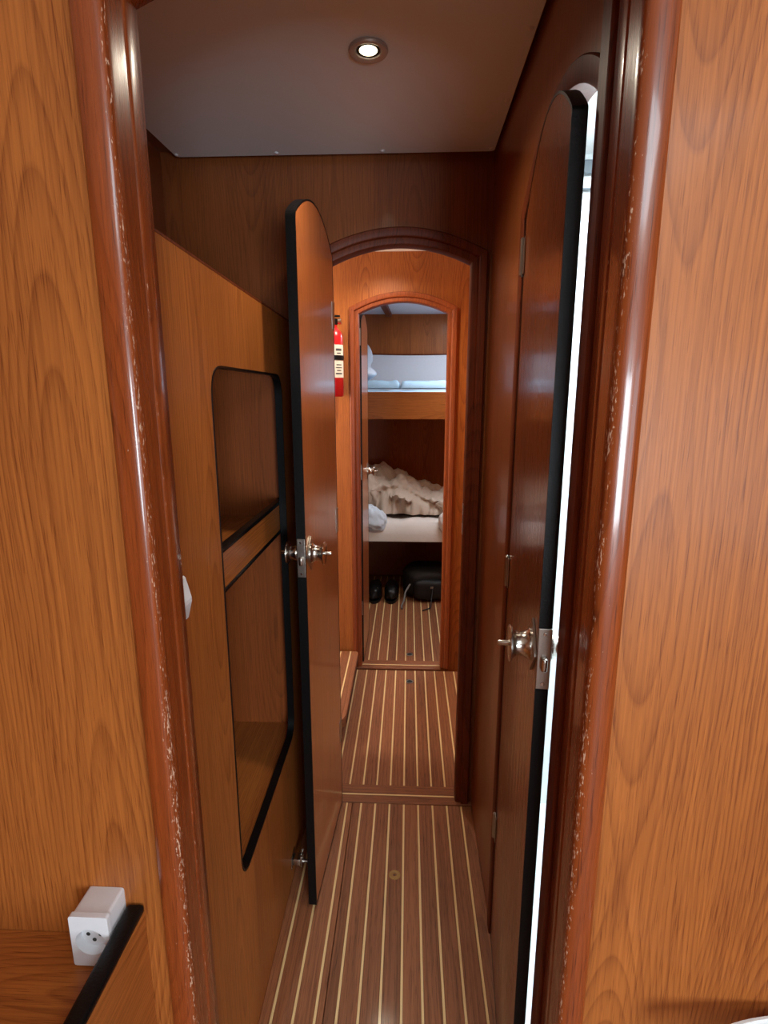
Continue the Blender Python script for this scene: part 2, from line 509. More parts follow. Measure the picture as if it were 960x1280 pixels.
def arch_frame(name, label, x0, x1, spring, crown, y0, y1, wdt, mat, z0=.002):
    f = thing(name, label, 'door frame', ((x0 + x1) / 2, y0, z0), kind='structure')
    p = arch(x0, x1, z0, spring, crown)
    pf = [(wdt, y0 + .001), (wdt, y0 - .012), (wdt - .003, y0 - .015), (.024, y0 - .015), (.020, y0 - .013), (.0185, y0 - .007), (.017, y0 - .0055),
          (.006, y0 - .0055), (.002, y0 - .004), (0, y0), (0, y1 + .004), (.006, y1 + .008), (wdt - .004, y1 + .008), (wdt - .004, y1), (.004, y1), (.004, y0 + .001)]
    put('left_jamb', MB().sweep('y', p, pf, None, 0, 2), mat, f, 40)
    put('arched_head', MB().sweep('y', p, pf, None, 1, -1), mat, f, 40)
    put('right_jamb', MB().sweep('y', p, pf, None, len(p) - 2, None), mat, f, 40)
    return f


fm = arch_frame('trim_3', 'dark mahogany arched frame of the middle doorway, beside the open door', MX0, MX1, MS, MC, YM0, YM1, .043, 'mahogany_dark')
sp = put('strike_plate', MB().rbox(MX1 - .0025, MX1 + .002, YM0 + .004, YM0 + .022, .930, 1.025, .001), 'steel', fm)
put('strike_slot', MB().rbox(MX1 - .003, MX1, YM0 + .009, YM0 + .017, .965, .99, .0005), 'dark_hole', sp)

# ------------------------------------------------------------------ far bulkhead and arched frame
FX0, FX1, FS, FC = -.223, .168, 1.692, 1.741
wall_far = put('wall_far', MB().plate('y', [(-1.35, -.012), (1.0, -.012), (1.0, 2.05), (-1.35, 2.05)],
                                      [[(a, max(b, .0005)) for a, b in arch(FX0 - .006, FX1 + .006, 0, FS, FC + .006)]], YF0, YF1), 'veneer')
tag(wall_far, 'bright orange veneer bulkhead around the farthest arched doorway', 'wall', 'structure')
ff = arch_frame('trim_4', 'red-brown mahogany arched frame of the farthest doorway', FX0, FX1, FS, FC, YF0, YF1, .041, 'mahogany_satin', .011)

# ------------------------------------------------------------------ right wall with the washroom doorway
RY0, RY1, RS, RC = .716, 1.155, 1.676, 1.767
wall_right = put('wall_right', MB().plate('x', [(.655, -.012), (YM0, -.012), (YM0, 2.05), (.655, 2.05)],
                                          [[(a, max(b, .0005)) for a, b in arch(RY0 - .006, RY1 + .006, 0, RS, RC + .006)]], XR, XR + .03), 'veneer_shaded')
tag(wall_right, 'shade-darkened veneer side wall right of the corridor, holding the ajar door', 'wall', 'structure')
fr = thing('trim_5', 'dark flat arched frame around the ajar door in the right wall', 'door frame', (XR, RY1, .0), kind='structure')
p = arch(RY0, RY1, .0, RS, RC)
pf = [(.030, XR + .001), (.030, XR - .004), (.028, XR - .006), (.003, XR - .006), (0, XR - .004), (0, XR + .036), (.028, XR + .036), (.028, XR + .030), (.004, XR + .030), (.004, XR + .001)]
put('near_jamb', MB().sweep('x', p, pf, None, 0, 2), 'mahogany_dark', fr, 40)
put('arched_head', MB().sweep('x', p, pf, None, 1, -1), 'mahogany_dark', fr, 40)
put('far_jamb', MB().sweep('x', p, pf, None, len(p) - 2, None), 'mahogany_dark', fr, 40)
put('corner_cover_strip', MB().rbox(XR - .017, XR - .0062, .668, .703, 0, 1.95, .003), 'mahogany_dark', wall_right)

# ------------------------------------------------------------------ passage side walls
put_r = put('wall_passage_right', MB().box(.30, .33, YM1, YF0, -.012, 2.05), 'veneer')
tag(put_r, 'veneer side wall right of the short passage', 'wall', 'structure')
wpl = put('wall_passage_left', MB().plate('x', [(YM1, -.012), (YF0, -.012), (YF0, 2.05), (YM1, 2.05)], [rrect(1.80, 2.36, 1.08, 1.62, .06)], -1.34, -1.31), 'veneer')
tag(wpl, 'veneer hull side of the small cabin left of the passage', 'wall', 'structure')

# ------------------------------------------------------------------ hull side above the locker
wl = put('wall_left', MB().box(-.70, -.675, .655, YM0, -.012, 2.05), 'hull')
tag(wl, 'dark hull lining behind the open locker on the left', 'wall', 'structure')

# ------------------------------------------------------------------ headliners
ceil = put('ceiling', MB().plate('z', fillet([(-.645, .66), (.211, .66), (.214, 1.588), (-.618, 1.588)], {2, 3}, .012), [], ZC, ZC + .012), 'headliner')
tag(ceil, 'grey padded headliner panel over the corridor, held by small white screw caps', 'ceiling', 'structure')
for x, y in ((.203, 1.10), (.203, 1.335), (.203, 1.572), (-.073, 1.572), (-.348, 1.572), (-.612, 1.572), (.203, .86)):
    c = put('screw_cap', MB().lathe([(.0015, -.0035), (.004, -.0028), (.0058, -.001), (.006, .0005)], (x, y, ZC - .0003), n=14), 'white_plastic', ceil, 60)
deck = put('ceiling_deckhead', MB().box(-.70, .25, .655, YM0, 1.985, 2.03), 'hull')
tag(deck, 'dark deckhead showing as a gap beside the headliner panel', 'ceiling', 'structure')
c2 = put('ceiling_passage', MB().box(-1.34, .33, YM1, YF0, 1.945, 1.98), 'liner_cream')
tag(c2, 'cream headliner strip over the short passage', 'ceiling', 'structure')
put('screw_cap', MB().lathe([(.002, -.004), (.006, -.003), (.0075, 0)], (-.05, 2.46, 1.9447), n=14), 'white_plastic', c2, 60)
c3 = put('ceiling_fore_cabin', MB().plate('z', [(-1.0, YF1), (.95, YF1), (.95, 4.1), (-1.0, 4.1)], [[(.27, 2.85), (.77, 2.85), (.77, 3.35), (.27, 3.35)]], 1.89, 1.92), 'liner_white')
tag(c3, 'white headliner of the bunk cabin beyond the far doorway', 'ceiling', 'structure')
bm_ = put('wooden_beam', MB().add([(x, y, z) for z in (1.868, 1.8905) for x, y in ((-.19, 3.2), (-.15, 3.2), (-.122, 4.0), (-.158, 4.0))],
                                  [(0, 1, 2, 3), (4, 7, 6, 5), (0, 4, 5, 1), (1, 5, 6, 2), (2, 6, 7, 3), (3, 7, 4, 0)]), 'mahogany_dark', c3)

# ------------------------------------------------------------------ recessed ceiling lamp
LX, LY = -.079, 1.145
lamp = thing('ceiling_lamp', 'small round recessed downlight with a nickel ring, lit, in grey headliner', 'lamp', (LX, LY, ZC - .006))
put('bezel', MB().lathe([(.0355, 0), (.0362, -.003), (.0345, -.006), (.030, -.0068), (.0235, -.004), (.0215, .002), (.0205, .006), (.0355, .006)], (LX, LY, ZC - .0005), n=40), 'nickel', lamp, 40)
put('baffle', MB().lathe([(.0212, -.001), (.0195, .0025), (.019, .004), (.0212, .004)], (LX, LY, ZC - .002), n=32), 'dark_hole', lamp, 40)
put('lens', MB().lathe([(.0005, -.0035), (.009, -.003), (.016, -.0015), (.0188, .001), (.0188, .003)], (LX, LY, ZC - .002), n=32), 'lamp', lamp, 60)
ld = bpy.data.lights.new('downlight_beam', 'SPOT')
ld.energy, ld.color, ld.spot_size, ld.spot_blend, ld.shadow_soft_size = 10, (1, .88, .70), math.radians(150), 1, .02
lo = bpy.data.objects.new('downlight_beam', ld); col.objects.link(lo); lo.location = (LX, LY, ZC - .012)
PX, PY = -.10, 2.25  # unseen downlight, added to brighten the passage
fill_lamp = thing('ceiling_lamp', 'unseen downlight added over the middle of the passage to brighten it', 'lamp', (PX, PY, 1.939))
put('bezel', MB().lathe([(.0355, 0), (.0362, -.003), (.0345, -.006), (.030, -.0068), (.0235, -.004), (.0215, .002), (.0205, .006), (.0355, .006)], (PX, PY, 1.9445), n=32), 'steel', fill_lamp, 40)
put('lens', MB().lathe([(.0005, -.0035), (.009, -.003), (.016, -.0015), (.0188, .001), (.0188, .003)], (PX, PY, 1.943), n=24), 'lamp', fill_lamp, 60)
ld2 = ld.copy(); ld2.energy = 20; ld2.color = (1, .9, .72)
lo2 = bpy.data.objects.new('downlight_beam', ld2); col.objects.link(lo2); lo2.location = (PX, PY, 1.932)


# ------------------------------------------------------------------ doors (local frame: x from the hinge, y thickness, z up)
def door(name, label, loc, rotz, W, T, spring, crown, mat, z0=.010, free_r=.012):
    d = thing(name, label, 'door', loc, rotz, 'structure', local=True)
    out = arch(0, W, z0, spring, crown)
    k = len(out)
    out = fillet(out, {k - 2}, free_r, 5)
    inn = inset(out, .0035)
    put('leaf', MB().plate('y', inn, [], 0, T), mat, d)
    put('edge_band', MB().plate('y', out, [inn], -.0006, T + .0006), 'black', d, 40)
    return d


def lock(d, W, T, z, sides=(0, 1)):
    """push-pull door lock with diamond back plates, set near the free edge"""
    c = W - .046
    lk = put('lock_plate', MB().rbox(W - .0005, W + .0022, T / 2 - .0095, T / 2 + .0095, z - .046, z + .046, .001), 'steel', d)
    put('latch_bolt', MB().rbox(W, W + .011, T / 2 - .0045, T / 2 + .0045, z - .016, z + .004, .003, 3), 'chrome', lk, 40)
    for dz in (-.038, .038):
        put('screw', MB().lathe([(.0032, 0), (.0028, .0012), (.0005, .0014)], (W + .0016, T / 2, z + dz), 'x', 12), 'chrome', lk, 50)
    for s in sides:
        sg, y0 = (-1, 0) if s == 0 else (1, T)
        q = .043
        dia = fillet([(c - q, z), (c, z - q), (c + q, z), (c, z + q)], {0, 1, 2, 3}, .004, 3)
        put('back_plate', MB().plate('y', dia, [], y0 + sg * .0006, y0 + sg * .0036), 'steel', d, 30)
        kn = put('knob', MB().lathe([(.024, sg * .0036), (.024, sg * .006), (.0215, sg * .008), (.0185, sg * .014), (.0175, sg * .020), (.0185, sg * .026), (.0225, sg * .030),
                                     (.027, sg * .032), (.0275, sg * .034), (.0265, sg * .0355), (.020, sg * .036), (.006, sg * .0365)], (c, y0, z), 'y', 32), 'chrome', d, 35)
        put('turn_button', MB().lathe([(.0042, sg * .036), (.0042, sg * .050), (.0032, sg * .052), (.0006, sg * .0525)], (c, y0, z), 'y', 16), 'chrome', kn, 50)


def hinge(parent, x, y, z, h=.072, plate=.026, side=1):
    hg = put('hinge', MB().lathe([(.0012, -h / 2 - .003), (.0042, -h / 2), (.0042, -.0245), (.0036, -.0242), (.0036, -.0238), (.0042, -.0235), (.0042, h / 2), (.0012, h / 2 + .003)], (x, y, z), 'z', 14), 'steel', parent, 40)
    put('hinge_plate', MB().rbox(min(x, x + side * plate), max(x, x + side * plate), y + .0012, y + .0030, z - h / 2, z + h / 2, .0006), 'steel', hg)
    return hg


# middle door: hinged on the left jamb, swung towards us along the locker.  leaf direction from hinge to free edge
hx, hy, fx, fy = -.211, 1.598, -.2345, 1.207
W1 = math.hypot(fx - hx, fy - hy)
a1 = math.atan2(fy - hy, fx - hx)
# local +x runs hinge -> free edge; local +y then points to +x (corridor side), so the corridor face is y = T
T1 = .020
n1 = Vector((-math.sin(a1), math.cos(a1)))
d1 = door('door_1', 'open arched door with black rubber edge, standing against the locker on the left', (hx - n1.x * T1, hy - n1.y * T1, 0), a1, W1, T1, 1.712, 1.782, 'door', free_r=.010)
lock(d1, W1, T1, .978)
for z in (.28, .98, 1.56): hinge(d1, -.001, T1 - .0015, z)
put('catch_pin', MB().lathe([(.0075, 0), (.0075, -.004), (.004, -.006), (.004, -.030), (.0065, -.033), (.0065, -.040), (.003, -.042)], (W1 - .085, 0, .062), 'y', 18), 'steel', d1, 40)

# washroom door: hinged far, ajar a few degrees into the corridor
T2, W2 = .017, .432
hx2, hy2 = XR - .0015, RY1 - .003
a2 = math.radians(-90 - 4.75)
n2 = Vector((-math.sin(a2), math.cos(a2)))     # points to +x : washroom side
d2 = door('door_2', 'shade-darkened glossy arched door in the right wall, ajar with a bright gap', (hx2, hy2, 0), a2, W2, T2, 1.672, 1.760, 'door_shaded', free_r=.005)
lock(d2, W2, T2, .985)
for z in (.325, .972, 1.608): hinge(d2, -.002, -.004, z, .066, .020)

# fore-cabin door: hinged on the left, open straight into the cabin
hx3, hy3 = -.236, 2.578
d3 = door('door_3', 'narrow door edge-on inside the far doorway, opened into the bunk cabin', (hx3 + .019, hy3, 0), math.radians(90), .385, .019, 1.672, 1.72, 'door')
lock(d3, .385, .019, .945, sides=(0,))
for z in (.30, .985, 1.60): put('hinge', MB().rbox(-.003, 0, .003, .016, z - .037, z + .037, .0008), 'steel', d3)

# ------------------------------------------------------------------ locker on the left
LK = thing('open_locker', 'orange veneer locker with a large rounded black-edged opening, left of the corridor', 'cabinet', (-.5, 1.16, 0))
ZT = 1.540
hole = rrect(.888, 1.388, .408, 1.396, .055, 7)
put('front_panel', MB().plate('x', [(.668, 0), (YM0, 0), (YM0, ZT - .008), (.668, ZT + .008)], [hole], XL - .016, XL), 'veneer', LK)
ih = inset(hole, .004)
put('opening_edge', MB().plate('x', hole, [ih], XL - .0165, XL + .0012), 'black', LK, 40)
put('top_edge_strip', MB().add([(x, y, z + dz) for dz in (0, .0035) for y, z in ((.668, ZT + .008), (YM0, ZT - .008)) for x in (XL - .016, XL + .0005)],
                              [(0, 1, 3, 2), (4, 6, 7, 5), (0, 4, 5, 1), (2, 3, 7, 6), (0, 2, 6, 4), (1, 5, 7, 3)]), 'mahogany_dark', LK)
put('top_board', MB().box(-.675, XL - .016, .668, YM0, ZT - .024, ZT - .008), 'veneer_y', LK)
put('back_panel', MB().box(-.672, -.660, .668, YM0, .0, ZT - .024), 'hull', LK)  # inside panels take a darker wood: locker shade put into the colour
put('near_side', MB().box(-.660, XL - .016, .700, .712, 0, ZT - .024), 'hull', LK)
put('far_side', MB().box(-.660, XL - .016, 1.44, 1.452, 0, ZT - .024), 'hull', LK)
put('bottom_board', MB().box(-.660, XL - .016, .712, 1.44, .385, .400), 'veneer_y', LK)
sh = put('shelf', MB().box(-.660, XL - .034, .712, 1.44, 1.010, 1.024), 'veneer_y', LK)
rl = put('shelf_rail', MB().box(XL - .032, XL - .018, .712, 1.44, 1.000, 1.066), 'veneer_y', LK)
put('rail_edge', MB().rbox(XL - .034, XL - .0165, .712, 1.44, 1.066, 1.076, .003), 'black', rl, 40)
put('rail_edge', MB().rbox(XL - .034, XL - .0165, .712, 1.44, .990, 1.000, .003), 'black', rl, 40)

# white switch on the locker front, half behind the door post
sw = thing('light_switch', 'small white switch on the locker front, half hidden by the near door post', 'switch', (XL, .735, 1.035))
put('switch_body', MB().add([(XL + .0004, y, z) for y, z in ((.690, 1.034), (.728, 1.034), (.728, 1.098), (.690, 1.098))] +
                           [(XL + .004, y, z) for y, z in ((.692, 1.036), (.726, 1.036), (.726, 1.096), (.692, 1.096))] +
                           [(XL + .0115, y, z) for y, z in ((.694, 1.062), (.724, 1.062), (.724, 1.068), (.694, 1.068))],
                           [(0, 3, 2, 1), (0, 1, 5, 4), (1, 2, 6, 5), (2, 3, 7, 6), (3, 0, 4, 7), (4, 5, 9, 8), (5, 6, 10, 9), (6, 7, 11, 10), (7, 4, 8, 11), (8, 9, 10, 11)]), 'white_plastic', sw)
put('screw', MB().lathe([(.002, 0), (.0018, .0012), (.0004, .0014)], (XL + .0055, .709, 1.088), 'x', 10), 'steel', sw)

# chrome door holder on the locker near the floor
st = thing('door_catch', 'small chrome spring door catch low on the locker front behind the open door', 'door catch', (XL, 1.30, .045))
put('base_plate', MB().rbox(XL + .0002, XL + .003, 1.278, 1.322, .045, .082, .001), 'chrome', st)
put('catch_body', MB().rbox(XL + .003, XL + .026, 1.286, 1.314, .050, .072, .003), 'chrome', st, 40)
put('spring_jaw', MB().rbox(XL + .024, XL + .030, 1.284, 1.289, .048, .084, .002), 'chrome', st, 40)
put('spring_jaw', MB().rbox(XL + .024, XL + .030, 1.311, 1.316, .048, .084, .002), 'chrome', st, 40)

# ------------------------------------------------------------------ counter at bottom left with the plug adapter
CT = thing('saloon_counter', 'cherry counter end at bottom left with a black fiddle rail', 'counter', (-.8, .2, 0))
put('counter_top', MB().box(-1.72, -.372, -.35, YN - .0005, .595, .622), 'veneer_x', CT)
put('side_panel', MB().box(-.370, -.352, -.35, YN - .0005, 0, .664), 'veneer_y', CT)
put('fiddle_rail', MB().rbox(-.3735, -.3505, -.35, YN - .0008, .664, .676, .0045, 3), 'black', CT, 50)
put('body', MB().box(-1.72, -.372, -.33, YN - .0005, 0, .595), 'veneer', CT)

SK = thing('plug_adapter', 'white plug adapter with a round three-pin socket on the counter bulkhead', 'socket', (-.401, YN, .622))
put('housing', MB().plate('y', rrect(-.425, -.377, .626, .700, .004, 3), [[(-.401 + .0199 * math.cos(2 * PI * i / 32), .662 + .0199 * math.sin(2 * PI * i / 32)) for i in range(32)]], .5622, YN - .0004), 'white_plastic', SK, 40)
fc = MB().plate('y', rrect(-.4265, -.3755, .625, .7015, .004, 3), [[(-.401 + .0195 * math.cos(2 * PI * i / 32), .662 + .0195 * math.sin(2 * PI * i / 32)) for i in range(32)]], .554, .5612)
fp = put('face_plate', fc, 'white_plastic', SK, 40)
put('socket_well', MB().lathe([(.0193, -.0), (.0182, .010), (.0178, .012)], (-.401, .5545, .662), 'y', 32, False), 'white_plastic', SK, 40)
well = put('well_floor', MB().lathe([(.0192, 0), (.0192, .002)], (-.401, .5655, .662), 'y', 32), 'white_plastic', SK, 40)
for dx, dz in ((-.0095, .000), (.0070, .000), (-.002, -.0085)):
    put('pin_hole', MB().lathe([(.0027, -.0004), (.0027, .0005)], (-.401 + dx, .5655, .662 + dz), 'y', 14), 'dark_hole', well)

# ------------------------------------------------------------------ oval table peeking in at bottom right
BX, BY = .530, .506
TB = thing('oval_table', 'small oval cherry table with a white raised rim at the bottom right corner', 'table', (BX, BY, 0))
put('rim', MB().lathe([(.168, -.010), (.168, .004), (.172, .007), (.179, .007), (.184, .003), (.185, -.006), (.181, -.012)], (BX, BY, .554), n=72, caps=False).scale((BX, BY), 1.027, .432), 'gelcoat', TB, 50)
put('table_top', MB().lathe([(.179, -.013), (.179, -.011), (.1685, -.0102), (.1685, -.003), (.16, -.002)], (BX, BY, .554), n=72).scale((BX, BY), 1.027, .432), 'veneer_x', TB, 40)
put('pedestal', MB().lathe([(.030, .02), (.022, .05), (.020, .48), (.045, .538), (.045, .541)], (BX, BY, 0), n=24), 'steel', TB, 40)
put('foot', MB().lathe([(.08, -.0115), (.08, .004), (.07, .014), (.034, .022)], (BX, BY, 0), n=32), 'steel', TB, 40)

# ------------------------------------------------------------------ saloon behind the camera
sb = put('wall_back', MB().plate('y', [(-1.75, -.05), (1.75, -.05), (1.75, 2.1), (-1.75, 2.1)], [[(.46, .55), (1.26, .55), (1.26, 1.45), (.46, 1.45)]], -2.30, -2.25), 'veneer')
tag(sb, 'saloon rear bulkhead behind the viewer with the companionway opening', 'wall', 'structure')
o = put('wall_saloon_left', MB().box(-1.70, -1.66, -2.25, .6, -.05, 2.1), 'veneer')
tag(o, 'plain veneer saloon side wall left of the viewer', 'wall', 'structure')
for nm, x0, x1, tx, hl_ in (('wall_saloon_right', 1.66, 1.70, 'right', (-2.10, -.90, .60, 1.50)),):
    o = put(nm, MB().plate('x', [(-2.25, -.05), (.6, -.05), (.6, 2.1), (-2.25, 2.1)], [rrect(*hl_, .06)], x0, x1), 'veneer')
    tag(o, 'saloon side wall with a long window, %s of the viewer' % tx, 'wall', 'structure')
sc_ = put('ceiling_saloon', MB().plate('z', [(-1.75, -2.3), (1.75, -2.3), (1.75, .6), (-1.75, .6)], [[(.32, -1.65), (.92, -1.65), (.92, -.35), (.32, -.35)]], 2.03, 2.07), 'liner_cream')
tag(sc_, 'cream saloon headliner with a long deck hatch above the viewer', 'ceiling', 'structure')

# ------------------------------------------------------------------ washroom seen through the ajar door
wf = put('wall_washroom_far', MB().box(.253, 1.30, YM0 - .012, YM0 - .0005, 0, 1.957), 'gelcoat')
tag(wf, 'bright white washroom wall seen through the door gap', 'wall', 'structure')
wn = put('wall_washroom_near', MB().box(.253, 1.30, .656, .668, 0, 1.955), 'gelcoat')
tag(wn, 'white near wall of the washroom behind the saloon bulkhead', 'wall', 'structure')
wr_ = put('wall_washroom_right', MB().box(1.27, 1.30, .668, YM0 - .012, 0, 1.955), 'gelcoat')
tag(wr_, 'white hull side wall of the washroom', 'wall', 'structure')
wc = put('ceiling_washroom', MB().plate('z', [(.253, .655), (1.30, .655), (1.30, YM0), (.253, YM0)], [[(.5, .85), (1.0, .85), (1.0, 1.35), (.5, 1.35)]], 1.957, 1.975), 'gelcoat')
tag(wc, 'white washroom ceiling glimpsed at the top of the door gap', 'ceiling', 'structure')
wfl = put('floor_washroom', MB().box(.255, 1.27, .668, YM0 - .012, -.0118, .012), 'gelcoat')
tag(wfl, 'white moulded washroom floor', 'floor', 'structure')
cr = thing('curtain_track', 'grey track below the washroom ceiling, seen at the top of the gap', 'curtain track', (.7, YM0 - .03, 1.91))
put('track', MB().rbox(.30, 1.20, YM0 - .032, YM0 - .0125, 1.905, 1.938, .003), 'grey_plastic', cr)
put('lower_lip', MB().rbox(.30, 1.20, YM0 - .030, YM0 - .0125, 1.868, 1.872, .001), 'grey_plastic', cr)

# ------------------------------------------------------------------ step into the side cabin
SP = thing('cabin_step', 'raised teak step with rounded edge left of the passage floor', 'step', (-.6, 2.2, 0))
put('riser', MB().box(-1.31, -.275, 1.93, YF0 - .001, 0, .060), 'mahogany_dark', SP)
tr = put('tread', MB().plate('z', fillet([(-1.30, 1.90), (-.262, 1.90), (-.238, 1.95), (-.238, YF0 - .018), (-1.30, YF0 - .018)], {1, 2, 3}, .02), [], .060, .098), 'teak', SP, 40)
for i, x in enumerate((-.246, -.276, -.324, -.372, -.420, -.468)):
    if i: put('inlay_strip', MB().rbox(x - .003, x + .003, 1.92, YF0 - .022, .0965, .0986, .0003), 'holly', tr)
put('edge_strip', MB().rbox(-.2375, -.2365, 1.96, YF0 - .04, .062, .070, .0003), 'black', tr)
us = put('wall_step_side', MB().box(-1.31, -.30, YM1, 1.90, 0, 1.945), 'veneer')
tag(us, 'veneer partition left of the passage behind the open door', 'wall', 'structure')

# ------------------------------------------------------------------ fire extinguisher on the far bulkhead
EX, EY = -.327, 2.478
FE = thing('fire_extinguisher', 'slim red fire extinguisher with paper label strapped to the far bulkhead', 'extinguisher', (EX, EY, 1.335))
put('cylinder', MB().lathe([(.012, 1.335), (.034, 1.337), (.039, 1.343), (.039, 1.590), (.034, 1.607), (.022, 1.622), (.014, 1.630), (.014, 1.642)], (EX, EY, 0), n=32), 'red', FE, 40)
lb = put('paper_label', MB().lathe([(.0386, 1.418), (.0394, 1.418), (.0394, 1.556), (.0386, 1.556)], (EX, EY, 0), n=32), 'paper', FE, 40)
for z0, z1, aa in ((1.432, 1.438, .5), (1.446, 1.450, .35), (1.458, 1.462, .5), (1.470, 1.474, .4), (1.53, 1.54, .45), (1.518, 1.523, .3)):
    put('print_line', MB().add([(EX + .0397 * math.cos(t), EY + .0397 * math.sin(t), z) for z in (z0, z1) for t in [-.9 + aa * 1.6 * (i / 8 - .5) for i in range(9)]],
                               [(i, i + 1, i + 10, i + 9) for i in range(8)]), 'ink', lb)
put('strap', MB().lathe([(.0392, 1.492), (.0412, 1.492), (.0412, 1.512), (.0392, 1.512)], (EX, EY, 0), n=32), 'black', FE, 40)
put('bracket', MB().box(EX - .018, EX + .018, EY + .036, YF0, 1.36, 1.60), 'black', FE)
put('valve', MB().lathe([(.014, 1.640), (.017, 1.642), (.017, 1.664), (.010, 1.668)], (EX, EY, 0), n=20), 'black', FE, 40)
put('gauge', MB().lathe([(.013, -.004), (.013, .010), (.011, .012)], (EX + .022, EY, 1.655), 'x', 18), 'chrome', FE, 40)
put('lever', MB().rbox(EX - .035, EX + .028, EY - .008, EY + .008, 1.672, 1.680, .002), 'black', FE)
put('handle', MB().rbox(EX - .035, EX + .012, EY - .007, EY + .007, 1.660, 1.667, .002), 'steel', FE)

# ------------------------------------------------------------------ bunk cabin
fb = put('wall_fore', MB().box(-1.0, .95, 4.02, 4.08, -.012, 1.92), 'veneer')
tag(fb, 'veneer panel at the head of the bunk cabin, under the white headliner', 'wall', 'structure')
for nm, x0, x1, sd in (('wall_cabin_left', -1.03, -1.0, 'left'), ('wall_cabin_right', .95, .98, 'right')):
    o = put(nm, MB().box(x0, x1, YF1, 4.08, -.012, 1.92), 'veneer')
    tag(o, 'veneer side wall of the bunk cabin on the %s' % sd, 'wall', 'structure')
# white hull lining above the upper bunk, with a shallow scalloped top edge
n = 16
top = [(-1.0 + 1.95 * i / n, 1.615 + .06 * ((-1.0 + 1.95 * i / n) - .05) ** 2) for i in range(n + 1)]
hl = put('hull_lining', MB().plate('y', [(-1.0, 1.30), (.95, 1.30)] + top[::-1], [], 3.985, 4.019), 'liner_white', fb)
put('lining_edge', MB().tube([(x, 3.986, z) for x, z in top], .005), 'mahogany_dark', fb, 60)

UB = thing('upper_bunk', 'upper bunk with a plain cherry fascia board across the far cabin', 'bunk', (0, 3.5, 1.2))
put('fascia', MB().rbox(-.99, .94, 3.35, 3.372, 1.198, 1.360, .003), 'veneer_x', UB)
put('base_board', MB().box(-.99, .94, 3.372, 3.98, 1.205, 1.225), 'veneer_x', UB)


def soft(x0, x1, y0, y1, z0, z1, r, nx, ny, fn, front=None):
    """rounded cushion-like block whose top is shaped by fn(x, y)"""
    mb = MB()
    vs, fs = [], []
    for j in range(ny + 1):
        for i in range(nx + 1):
            u, v = i / nx, j / ny
            x, y = x0 + (x1 - x0) * u, y0 + (y1 - y0) * v
            e = min(x - x0, x1 - x, y - y0, y1 - y)
            k = 1 if e >= r else math.sqrt(max(0, 1 - (1 - e / r) ** 2))
            z = z0 + (z1 - z0) * (.35 + .65 * k) + fn(x, y) * k
            if front and v < .4: y -= front(x, z) * (1 - v / .4)
            vs.append((x, y, z))
    m = len(vs)
    vs += [(x, y, z0) for x, y, z in vs]
    W_ = nx + 1
    for j in range(ny):
        for i in range(nx):
            q = (j * W_ + i, j * W_ + i + 1, (j + 1) * W_ + i + 1, (j + 1) * W_ + i)
            fs.append(q); fs.append(tuple(m + t for t in reversed(q)))
    for i in range(nx):
        fs.append((i, i + m, i + 1 + m, i + 1)); a = ny * W_ + i; fs.append((a, a + 1, a + 1 + m, a + m))
    for j in range(ny):
        a, b = j * W_, (j + 1) * W_
        fs.append((a, b, b + m, a + m)); fs.append((a + nx, a + nx + m, b + nx + m, b + nx))
    return mb.add(vs, fs)


from mathutils import noise as mn
fold = lambda x, y, s, a: a * (1 - abs(mn.noise(Vector((x * s, y * s, 1.7))))) ** 3 + a * .5 * mn.noise(Vector((x * s * 2.3, y * s * 1.9, 4)))
um = put('mattress', soft(-.98, .93, 3.374, 3.97, 1.2255, 1.365, .04, 90, 30, lambda x, y: fold(x, y, 6, .008)), 'blue_sheet', None, 60)
tag(um, 'pale blue sheeted mattress on the upper bunk', 'mattress')
ub2 = put('folded_blanket', soft(-.27, -.055, 3.42, 3.9, 1.383, 1.420, .03, 30, 40, lambda x, y: fold(x, y, 9, .010)), 'blue_sheet', None, 60)
tag(ub2, 'light blue folded blanket at the left of the upper bunk', 'blanket', group='blue blankets on the upper bunk')
ub3 = put('folded_blanket', soft(-.05, .40, 3.41, 3.9, 1.383, 1.418, .03, 40, 40, lambda x, y: fold(x + 3, y, 9, .012)), 'blue_sheet', None, 60)
tag(ub3, 'wider light blue folded blanket at the middle of the upper bunk', 'blanket', group='blue blankets on the upper bunk')


def pillow(name, label, c, s, mat, rot=(0, 0, 0), seed=0.0, pinch=.5, rum=.05):
    bm = bmesh.new()
    bmesh.ops.create_uvsphere(bm, u_segments=36, v_segments=20, radius=1)
    for v in bm.verts:
        x, y, z = v.co
        e = max(abs(x), abs(y))
        sq = 1.0 + pinch * (abs(x) * abs(y))
        nn = 1 + rum * mn.noise(Vector((x * 2.3 + seed, y * 2.3, z * 2.3))) + rum * .6 * mn.noise(Vector((x * 5 + seed, y * 5, z * 5)))
        v.co = Vector((x * sq * s[0] * nn, y * sq * s[1] * nn, z * s[2] * nn))
    bm.verts.index_update()
    mb = MB().add([v.co[:] for v in bm.verts], [[q.index for q in f.verts] for f in bm.faces])
    bm.free()
    o = put(name, mb, mat, None, 80)
    o.location, o.rotation_euler = c, rot
    return tag(o, label, 'pillow')


pillow('pillow', 'plump white pillow lying at the left end of the upper bunk', (-.355, 3.62, 1.475), (.13, .15, .055), 'pillow', (0, 0, math.radians(8)), 1)
pillow('pillow', 'white pillow corner showing above the plump pillow on the upper bunk', (-.40, 3.86, 1.54), (.14, .15, .045), 'pillow', (math.radians(80), 0, math.radians(-6)), 5)

